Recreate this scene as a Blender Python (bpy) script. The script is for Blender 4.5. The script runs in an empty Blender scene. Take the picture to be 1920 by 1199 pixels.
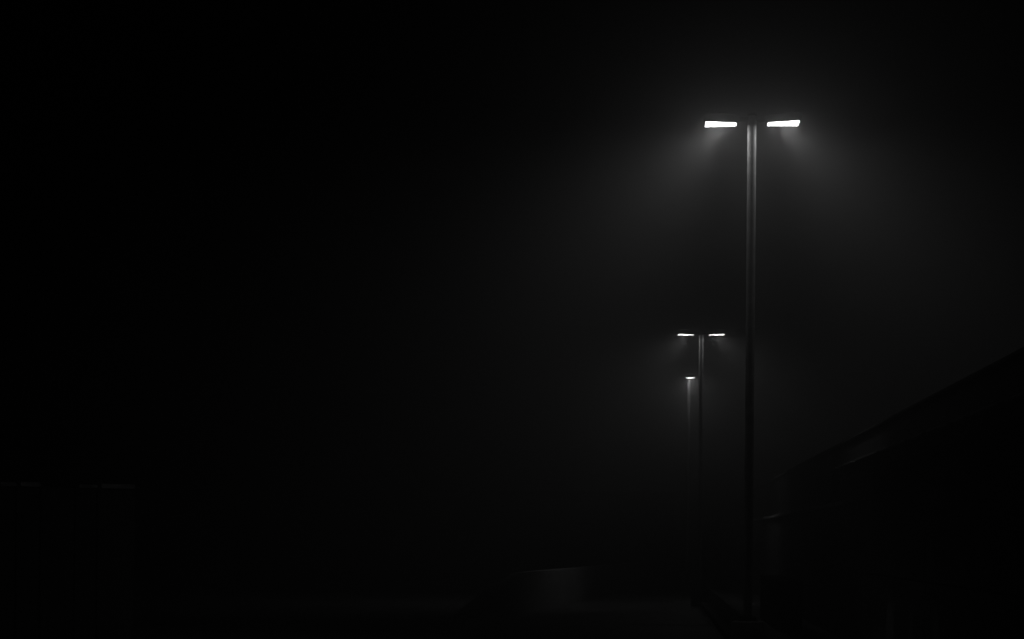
import bpy, bmesh, math, random
from mathutils import Matrix, Vector

random.seed(4)
R = math.radians
SC = bpy.context.scene
COL = SC.collection

# ------------------------------------------------------------------ camera, world, exposure
cam_data = bpy.data.cameras.new("camera")
cam = bpy.data.objects.new("camera", cam_data)
COL.objects.link(cam)
cam_data.sensor_width = 36.0
cam_data.lens = 60.0
cam_data.shift_y = 0.2150
cam_data.clip_start = 0.1
cam_data.clip_end = 1500.0
cam.matrix_world = (Matrix.Translation((0, 0, 1.77)) @ Matrix.Rotation(R(90), 4, 'X')
                    @ Matrix.Rotation(R(0.5), 4, 'Z'))
SC.camera = cam

world = bpy.data.worlds.new("World")
SC.world = world
world.use_nodes = True
bg = world.node_tree.nodes["Background"]
bg.inputs["Color"].default_value = (1, 1, 1, 1)
bg.inputs["Strength"].default_value = 0.0001        # moonless night above the fog

SC.view_settings.view_transform = 'Standard'
SC.view_settings.look = 'None'
SC.view_settings.exposure = 0.0
SC.view_settings.gamma = 1.0
SC.cycles.volume_bounces = 0
SC.cycles.max_bounces = 8
SC.cycles.use_denoising = True
SC.cycles.sample_clamp_indirect = 4.0

LENS_POWER = 13.0        # radiance of the frosted glass
BEAM_POWER = 45.0        # watts of each head's cut-off beam
BEAM_SPREAD = 92.0
BEAM_TILT = 46.0
BULB_POWER = 60.0      # radiance of the hot spot under the lamp tube
FOG_DENSITY = 0.040
FOG_G = 0.84

# the lamp row and the building run along u, v is to the right of it
A = math.atan(262.0 / 3200.0)


def W(u, v, z=0.0):
    return Vector((v * math.cos(A) + u * math.sin(A), -v * math.sin(A) + u * math.cos(A), z))


# ------------------------------------------------------------------ materials
def material(name, base, rough=0.8, spec=0.3, vary=0.25, scale=6.0, metal=0.0, bump=0.0, bump_scale=60.0):
    m = bpy.data.materials.new(name)
    m.use_nodes = True
    nt = m.node_tree
    b = nt.nodes["Principled BSDF"]
    b.inputs["Roughness"].default_value = rough
    b.inputs["Specular IOR Level"].default_value = spec
    b.inputs["Metallic"].default_value = metal
    tc = nt.nodes.new("ShaderNodeTexCoord")
    n = nt.nodes.new("ShaderNodeTexNoise")
    n.inputs["Scale"].default_value = scale
    n.inputs["Detail"].default_value = 6
    nt.links.new(tc.outputs["Object"], n.inputs["Vector"])
    r = nt.nodes.new("ShaderNodeValToRGB")
    lo, hi = base * (1 - vary), base * (1 + vary)
    r.color_ramp.elements[0].position = 0.3
    r.color_ramp.elements[1].position = 0.7
    r.color_ramp.elements[0].color = (lo, lo, lo, 1)
    r.color_ramp.elements[1].color = (hi, hi, hi, 1)
    nt.links.new(n.outputs["Fac"], r.inputs["Fac"])
    nt.links.new(r.outputs["Color"], b.inputs["Base Color"])
    if bump:
        n2 = nt.nodes.new("ShaderNodeTexNoise")
        n2.inputs["Scale"].default_value = bump_scale
        n2.inputs["Detail"].default_value = 4
        nt.links.new(tc.outputs["Object"], n2.inputs["Vector"])
        bp = nt.nodes.new("ShaderNodeBump")
        bp.inputs["Strength"].default_value = bump
        bp.inputs["Distance"].default_value = 0.02
        nt.links.new(n2.outputs["Fac"], bp.inputs["Height"])
        nt.links.new(bp.outputs["Normal"], b.inputs["Normal"])
    return m


def emitter(name, strength):
    m = bpy.data.materials.new(name)
    m.use_nodes = True
    nt = m.node_tree
    nt.nodes.clear()
    e = nt.nodes.new("ShaderNodeEmission")
    e.inputs["Color"].default_value = (1, 1, 1, 1)
    e.inputs["Strength"].default_value = strength
    o = nt.nodes.new("ShaderNodeOutputMaterial")
    nt.links.new(e.outputs[0], o.inputs["Surface"])
    return m


M = {
    'asphalt': material('asphalt', 0.07, 0.55, 0.5, 0.35, 1.3, bump=0.5),
    'soil': material('soil', 0.025, 0.95, 0.2, 0.5, 5.0, bump=0.8, bump_scale=25),
    'concrete': material('concrete', 0.22, 0.85, 0.3, 0.2, 5.0, bump=0.2),
    'grey_block': material('grey_block', 0.22, 0.9, 0.2, 0.3, 1.5, bump=0.2),
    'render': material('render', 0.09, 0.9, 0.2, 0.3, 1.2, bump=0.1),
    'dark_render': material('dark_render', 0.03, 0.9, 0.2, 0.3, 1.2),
    'coping': material('coping', 0.55, 0.8, 0.3, 0.3, 0.9),  # pale copy, paints in the lamplit stretch of the ledge
    'shaded_coping': material('shaded_coping', 0.10, 0.9, 0.2, 0.95, 0.6),  # darkened copy for the unlit stretch of the ledge, with random dirty blotches
    'gutter': material('gutter', 0.10, 0.6, 0.4, 0.5, 0.7),
    'roofing': material('roofing', 0.03, 0.9, 0.2, 0.3, 2.0),
    'dark_panel': material('dark_panel', 0.03, 0.7, 0.3, 0.2, 2.0),
    'fence_paint': material('fence_paint', 0.015, 0.9, 0.1, 0.3, 3.0),
    'fence_rail': material('fence_rail', 0.08, 0.8, 0.2, 0.6, 7.0),
    'pole': material('pole', 0.62, 0.85, 0.03, 0.22, 9.0, metal=0.0),
    'housing': material('housing', 0.06, 0.5, 0.4, 0.15, 9.0),
    'line_paint': material('line_paint', 0.55, 0.8, 0.3, 0.4, 3.0),
    'lens': emitter('lens', LENS_POWER),
    'bulb': emitter('bulb', BULB_POWER),
    'dim_window': emitter('dim_window', 0.006),
}


# ------------------------------------------------------------------ mesh helpers
def box(bm, x0, x1, y0, y1, z0, z1, bevel=0.0):
    r = bmesh.ops.create_cube(bm, size=1.0)
    vs = r['verts']
    for v in vs:
        v.co = Vector(((x0 + x1) / 2 + v.co.x * (x1 - x0), (y0 + y1) / 2 + v.co.y * (y1 - y0),
                       (z0 + z1) / 2 + v.co.z * (z1 - z0)))
    if bevel:
        es = list({e for v in vs for e in v.link_edges})
        bmesh.ops.bevel(bm, geom=es, offset=bevel, segments=2, affect='EDGES', profile=0.5)


def lathe(bm, prof, seg=32, cx=0.0, cy=0.0):
    rings = []
    for (r, z) in prof:
        rings.append([bm.verts.new((cx + r * math.cos(2 * math.pi * i / seg), cy + r * math.sin(2 * math.pi * i / seg), z))
                      for i in range(seg)])
    for a, b in zip(rings, rings[1:]):
        for i in range(seg):
            bm.faces.new((a[i], a[(i + 1) % seg], b[(i + 1) % seg], b[i]))
    bm.faces.new(list(reversed(rings[0])))
    bm.faces.new(rings[-1])


def build(name, bm, mat, parent=None, smooth=False, loc=None, rotz=None):
    me = bpy.data.meshes.new(name)
    bmesh.ops.recalc_face_normals(bm, faces=bm.faces[:])
    bm.to_mesh(me)
    bm.free()
    if smooth:
        for p in me.polygons:
            p.use_smooth = True
        me.set_sharp_from_angle(angle=R(35))
    me.materials.append(mat)
    o = bpy.data.objects.new(name, me)
    COL.objects.link(o)
    if parent:
        o.parent = parent
    if loc is not None:
        o.location = loc
    if rotz is not None:
        o.rotation_euler = (0, 0, rotz)
    return o


def thing(name, label, cat, loc, rotz=0.0, group=None):
    o = bpy.data.objects.new(name, None)
    COL.objects.link(o)
    o.location = loc
    o.rotation_euler = (0, 0, rotz)
    o['label'] = label
    o['category'] = cat
    if group:
        o['group'] = group
    return o


def structure(name, bm, mat, loc=(0, 0, 0), rotz=0.0):
    o = build(name, bm, mat, None, False, loc, rotz)
    o['kind'] = 'structure'
    return o


# ------------------------------------------------------------------ ground
bm = bmesh.new()
for x, y in ((-600, -300), (600, -300), (600, 900), (-600, 900)):
    bm.verts.new((x, y, 0))
bm.faces.new(bm.verts[:])
structure('ground', bm, M['asphalt'])

bm = bmesh.new()                                    # dark planted strip between the two kerbs
box(bm, 1.50, 2.02, -4, 78, -0.2, 0.07)
structure('planting_strip', bm, M['soil'], (0, 0, 0), -A)

for v0, v1 in ((1.34, 1.497), (2.023, 2.18)):
    bm = bmesh.new()
    u = -4.0
    while u < 78:
        box(bm, v0, v1, u, u + 0.992, -0.2, 0.12 + random.uniform(-.003, .003), 0.012)
        u += 1.0
    structure('kerb', bm, M['concrete'], (0, 0, 0), -A)

bm = bmesh.new()                                    # walkway by the building
box(bm, 2.183, 3.34, -4, 78, -0.2, 0.10)
structure('pavement', bm, M['asphalt'], (0, 0, 0), -A)

bm = bmesh.new()                                    # worn painted stop line across the lot
box(bm, -0.9, 1.33, 36.0, 36.38, 0.0, 0.004)
structure('road_marking', bm, M['line_paint'], (0, 0, 0), -A)


# ------------------------------------------------------------------ twin-headed street lamps
POLE_R = 0.059
Z_LENS = 1.77 + 783.8 * 0.0072 + 0.0            # about 7.41 m
SKIRT = 0.010                                    # the rim hangs this far below the glass
PED_H, PED_R = 0.70, 0.225


def lens_shape(bm, grow=0.0, z=0.0, sag=0.0, nx=14, ny=8):
    """trapezoid plate, x outward from the pole, hanging down by sag at the centre"""
    L0, L1 = -0.207 - grow, 0.207 + grow
    grid = []
    for i in range(nx + 1):
        t = i / nx
        x = L0 + (L1 - L0) * t
        hd = (0.112 + 0.060 * t) + grow
        row = []
        for j in range(ny + 1):
            s = -1 + 2 * j / ny
            k = (1 - (2 * t - 1) ** 2) * (1 - s * s)
            row.append(bm.verts.new((x, s * hd, z - sag * k)))
        grid.append(row)
    for i in range(nx):
        for j in range(ny):
            bm.faces.new((grid[i][j], grid[i][j + 1], grid[i + 1][j + 1], grid[i + 1][j]))
    return grid


def housing_mesh():
    bm = bmesh.new()
    rings = []
    # outline of the head from rim up to the ridge
    for grow, z in ((0.002, 0.0), (0.004, -SKIRT), (0.016, -SKIRT), (0.030, 0.012), (0.030, 0.05), (0.012, 0.095), (-0.035, 0.118)):
        pts = [(-0.207 - grow, -(0.112 + grow)), (0.207 + grow, -(0.172 + grow)),
               (0.207 + grow, 0.172 + grow), (-0.207 - grow, 0.112 + grow)]
        rings.append([bm.verts.new((x, y, z)) for x, y in pts])
    for a, b in zip(rings, rings[1:]):
        for i in range(4):
            bm.faces.new((a[i], a[(i + 1) % 4], b[(i + 1) % 4], b[i]))
    bm.faces.new(rings[0])
    bm.faces.new(rings[-1])
    bmesh.ops.bevel(bm, geom=[e for e in bm.edges if abs(e.verts[0].co.z - e.verts[1].co.z) > 0.005],
                    offset=0.012, segments=2, affect='EDGES')
    return bm


def make_lamp(label, loc, rotz, heads=(1, -1), share=1.0):
    t = thing('street_lamp', label, 'street lamp', loc, rotz, 'street lamps in a row along the kerb')
    bm = bmesh.new()
    lathe(bm, [(PED_R, -0.25), (PED_R, PED_H - 0.02), (PED_R - 0.006, PED_H - 0.006), (PED_R - 0.02, PED_H)], 40)
    build('pedestal', bm, M['concrete'], t, True)
    bm = bmesh.new()
    box(bm, -0.13, 0.13, -0.13, 0.13, PED_H + 0.003, PED_H + 0.022, 0.004)
    for sx in (-1, 1):
        for sy in (-1, 1):
            lathe(bm, [(0.011, PED_H + 0.02), (0.011, PED_H + 0.06), (0.004, PED_H + 0.063)], 10, sx * 0.1, sy * 0.1)
    lathe(bm, [(0.082, PED_H + 0.023), (0.078, PED_H + 0.05), (0.061, PED_H + 0.075)], 24)
    build('base_plate', bm, M['housing'], t)
    bm = bmesh.new()
    lathe(bm, [(POLE_R + 0.001, PED_H + 0.024), (POLE_R, Z_LENS + 0.10)], 40)
    build('pole', bm, M['pole'], t, True)
    bm = bmesh.new()
    lathe(bm, [(POLE_R + 0.004, Z_LENS + 0.101), (POLE_R + 0.004, Z_LENS + 0.125), (POLE_R * .5, Z_LENS + 0.14)], 32)
    build('pole_cap', bm, M['housing'], t, True)
    for s in heads:
        bm = bmesh.new()
        box(bm, POLE_R - 0.01, 0.185, -0.03, 0.03, 0.03, 0.085, 0.008)
        a = build('arm', bm, M['housing'], t)
        a.location = (0, 0, Z_LENS)
        a.rotation_euler = (0, 0, 0 if s > 0 else math.pi)
        h = build('luminaire', housing_mesh(), M['housing'], t)
        h.location = (s * 0.418, 0, Z_LENS)
        h.rotation_euler = (0, R(-1.0), 0 if s > 0 else math.pi)
        bm = bmesh.new()
        lens_shape(bm, 0.0, -0.001, 0.0)
        build('lens', bm, M['lens'], h, True)
        bm = bmesh.new()                         # hot spot of the arc tube behind the glass
        r = bmesh.ops.create_uvsphere(bm, u_segments=16, v_segments=8, radius=1.0)
        for v in r['verts']:
            v.co = Vector((v.co.x * 0.075, v.co.y * 0.05, -0.002 + v.co.z * 0.003))
        build('bulb', bm, M['bulb'], h, True)
        ld = bpy.data.lights.new('lamp_beam', 'AREA')    # cut-off beam of the reflector behind the glass
        ld.shape = 'RECTANGLE'
        ld.size, ld.size_y = 0.22, 0.24
        ld.energy = BEAM_POWER * share
        ld.spread = R(BEAM_SPREAD)
        lo = bpy.data.objects.new('lamp_beam', ld)
        COL.objects.link(lo)
        lo.parent = h
        lo.location = (0.02, 0, -0.05)
        lo.rotation_euler = (0, R(-BEAM_TILT), 0)
    return t


def copy_tree(o, parent=None):
    c = o.copy()
    COL.objects.link(c)
    if parent:
        c.parent = parent
    for ch in [k for k in bpy.data.objects if k.parent == o]:
        copy_tree(ch, c)
    return c


lamp = make_lamp('tallest and nearest twin-headed street lamp on round concrete base, glowing in fog',
                 W(23.22, 1.30), -A)
c = copy_tree(lamp)
c.location = W(46.86, 1.30)
c['label'] = 'smaller twin-headed street lamp in the middle of the row, both lit heads side-on'
make_lamp('farthest and smallest street lamp, its single lit head seen end-on as a short bright bar',
          W(59.65, 1.245), -math.pi / 2, (1,), 0.12)

# ------------------------------------------------------------------ long building on the right
U0, UC, U1 = 6.0, 27.0, 76.0                       # canopy from U0 to UC, taller set-back part from UC on
b = thing('long_building', 'long dark low building with deep canopy receding beside the lamps', 'building',
          (0, 0, 0), -A)
bm = bmesh.new()
u = U0
while u < U1:                                     # lower wall in bays with thin shadow joints
    box(bm, 3.30, 3.60, u, min(u + 4.97, U1), -0.2, 1.285)
    box(bm, 3.30, 3.60, u, min(u + 4.97, U1), 1.31, 2.41)
    u += 5.0
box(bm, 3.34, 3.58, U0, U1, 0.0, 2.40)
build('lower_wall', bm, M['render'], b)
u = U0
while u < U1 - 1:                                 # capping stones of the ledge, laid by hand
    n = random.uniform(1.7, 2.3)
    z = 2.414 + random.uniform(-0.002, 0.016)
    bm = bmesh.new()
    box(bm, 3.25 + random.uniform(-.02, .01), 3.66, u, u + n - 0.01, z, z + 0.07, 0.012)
    build('coping', bm, M['coping'] if u > 29 else M['shaded_coping'], b)  # lit tone on the far stones, shaded tone on the near ones
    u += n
bm = bmesh.new()
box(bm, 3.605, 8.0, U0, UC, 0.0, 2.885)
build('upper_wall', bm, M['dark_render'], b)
bm = bmesh.new()                                  # canopy with a thin drip edge
box(bm, 2.81, 8.1, U0, UC, 2.89, 3.22)
box(bm, 2.78, 8.1, U0, UC, 3.222, 3.262, 0.01)
build('canopy', bm, M['dark_panel'], b)
u = U0 + 0.1
while u < UC - 1:
    n = random.choice((1.2, 1.5, 0.8, 2.0))
    g = random.choice((0.04, 0.3, 0.5))
    bm = bmesh.new()
    box(bm, 2.74, 2.805, u, min(u + n - g, UC), 2.87, 2.905, 0.01)
    build('gutter', bm, M['gutter'], b)
    u += n
bm = bmesh.new()
box(bm, 2.82, 2.90, UC + 0.01, UC + 0.09, 2.50, 3.255)
build('post', bm, M['dark_panel'], b)
bm = bmesh.new()                                  # open end frame of the canopy, returned to the wall
box(bm, 2.80, 2.86, UC + 0.1, UC + 3.0, 3.19, 3.255)
box(bm, 2.80, 3.44, UC + 3.003, UC + 3.06, 3.19, 3.255)
build('top_rail', bm, M['dark_panel'], b)
bm = bmesh.new()
box(bm, 2.80, 2.85, UC + 0.1, UC + 3.0, 2.86, 2.90)
box(bm, 2.80, 3.44, UC + 3.003, UC + 3.05, 2.86, 2.90)
build('bottom_rail', bm, M['gutter'], b)
bm = bmesh.new()
box(bm, 3.45, 9.0, UC + 0.02, U1, 2.488, 3.52)
build('rear_wall', bm, M['fence_paint'], b)
bm = bmesh.new()
box(bm, 3.41, 9.1, UC + 0.02, U1, 3.523, 3.60, 0.01)
build('roof', bm, M['roofing'], b)

# low dark wall between the kerb and the building
bm = bmesh.new()
box(bm, 2.36, 2.8, 32.0, 37.4, -0.1, 1.05, 0.01)
o = build('low_wall', bm, M['dark_render'], None, False, (0, 0, 0), -A)
o['label'] = 'low dark block wall on the walkway between nearest lamp and long building'
o['category'] = 'wall'

# pale low wall beyond the lot, left of the lamp row
bm = bmesh.new()
d = Vector((8.8 - 0.26, 83.0 - 41.0, 0))
L = d.length
prof = [(-6.0, -0.1), (-6.0, 0.25), (0.0, 0.98), (L, 0.98), (L, -0.1)]     # the near end ramps down
fr = [bm.verts.new((x, 0.0, z)) for x, z in prof]
bk = [bm.verts.new((x, 0.25, z)) for x, z in prof]
bm.faces.new(fr)
bm.faces.new(list(reversed(bk)))
for k in range(5):
    bm.faces.new((fr[k], bk[k], bk[(k + 1) % 5], fr[(k + 1) % 5]))
o = build('boundary_wall', bm, M['grey_block'], None, False, (0.26, 41.0, 0), math.atan2(d.y, d.x))
o['label'] = 'low pale concrete wall slanting across the lot left of the lamp row'
o['category'] = 'wall'


# ------------------------------------------------------------------ far buildings
t = thing('fence', 'dark tall fence at the far left edge with a broken pale top rail', 'fence',
          (-8.6, 25.6, 0), R(24))
x = 0.0
for k, (n, keep) in enumerate(((0.85, 1), (0.30, 1), (0.36, 1), (0.52, 0), (0.34, 1), (0.58, 1))):
    bm = bmesh.new()
    box(bm, x + 0.02, x + n - 0.022, 0.0, 0.03, 0.05, 2.51)
    build('panel', bm, M['fence_paint'], t)
    bm = bmesh.new()
    box(bm, x - 0.02, x + 0.018, -0.02, 0.05, 0.0, 2.54)
    build('post', bm, M['fence_paint'], t)
    if keep:
        bm = bmesh.new()
        box(bm, x + 0.03, x + n - 0.03, -0.03, 0.06, 2.513, 2.57 + random.uniform(-.01, .02), 0.006)
        build('top_rail', bm, M['fence_rail'], t)
    x += n

t = thing('far_building', 'distant low building with three dim windows left of the small lamps', 'building', (3.0, 76.0, 0), 0)
bm = bmesh.new()
box(bm, -3.5, 4.2, 0, 6, -0.2, 3.75)
build('wall', bm, M['dark_render'], t)
bm = bmesh.new()
box(bm, -3.7, 4.4, -0.2, 6.2, 3.753, 3.95)
build('roof', bm, M['roofing'], t)
for x in (-1.43, -0.09, 1.12):
    bm = bmesh.new()
    box(bm, x - 0.14, x + 0.14, -0.03, 0.03, 3.15, 3.42)
    build('window', bm, M['dim_window'], t)

# ------------------------------------------------------------------ night fog
m = bpy.data.materials.new('haze')
m.use_nodes = True
nt = m.node_tree
nt.nodes.clear()
pv = nt.nodes.new("ShaderNodeVolumePrincipled")
pv.inputs["Color"].default_value = (0.85, 0.85, 0.85, 1)
pv.inputs["Density"].default_value = FOG_DENSITY
pv.inputs["Anisotropy"].default_value = FOG_G
out = nt.nodes.new("ShaderNodeOutputMaterial")
nt.links.new(pv.outputs[0], out.inputs["Volume"])
bm = bmesh.new()
box(bm, -150, 150, -60, 240, -1.0, 11.0)
hz = build('haze', bm, m)
hz['kind'] = 'stuff'
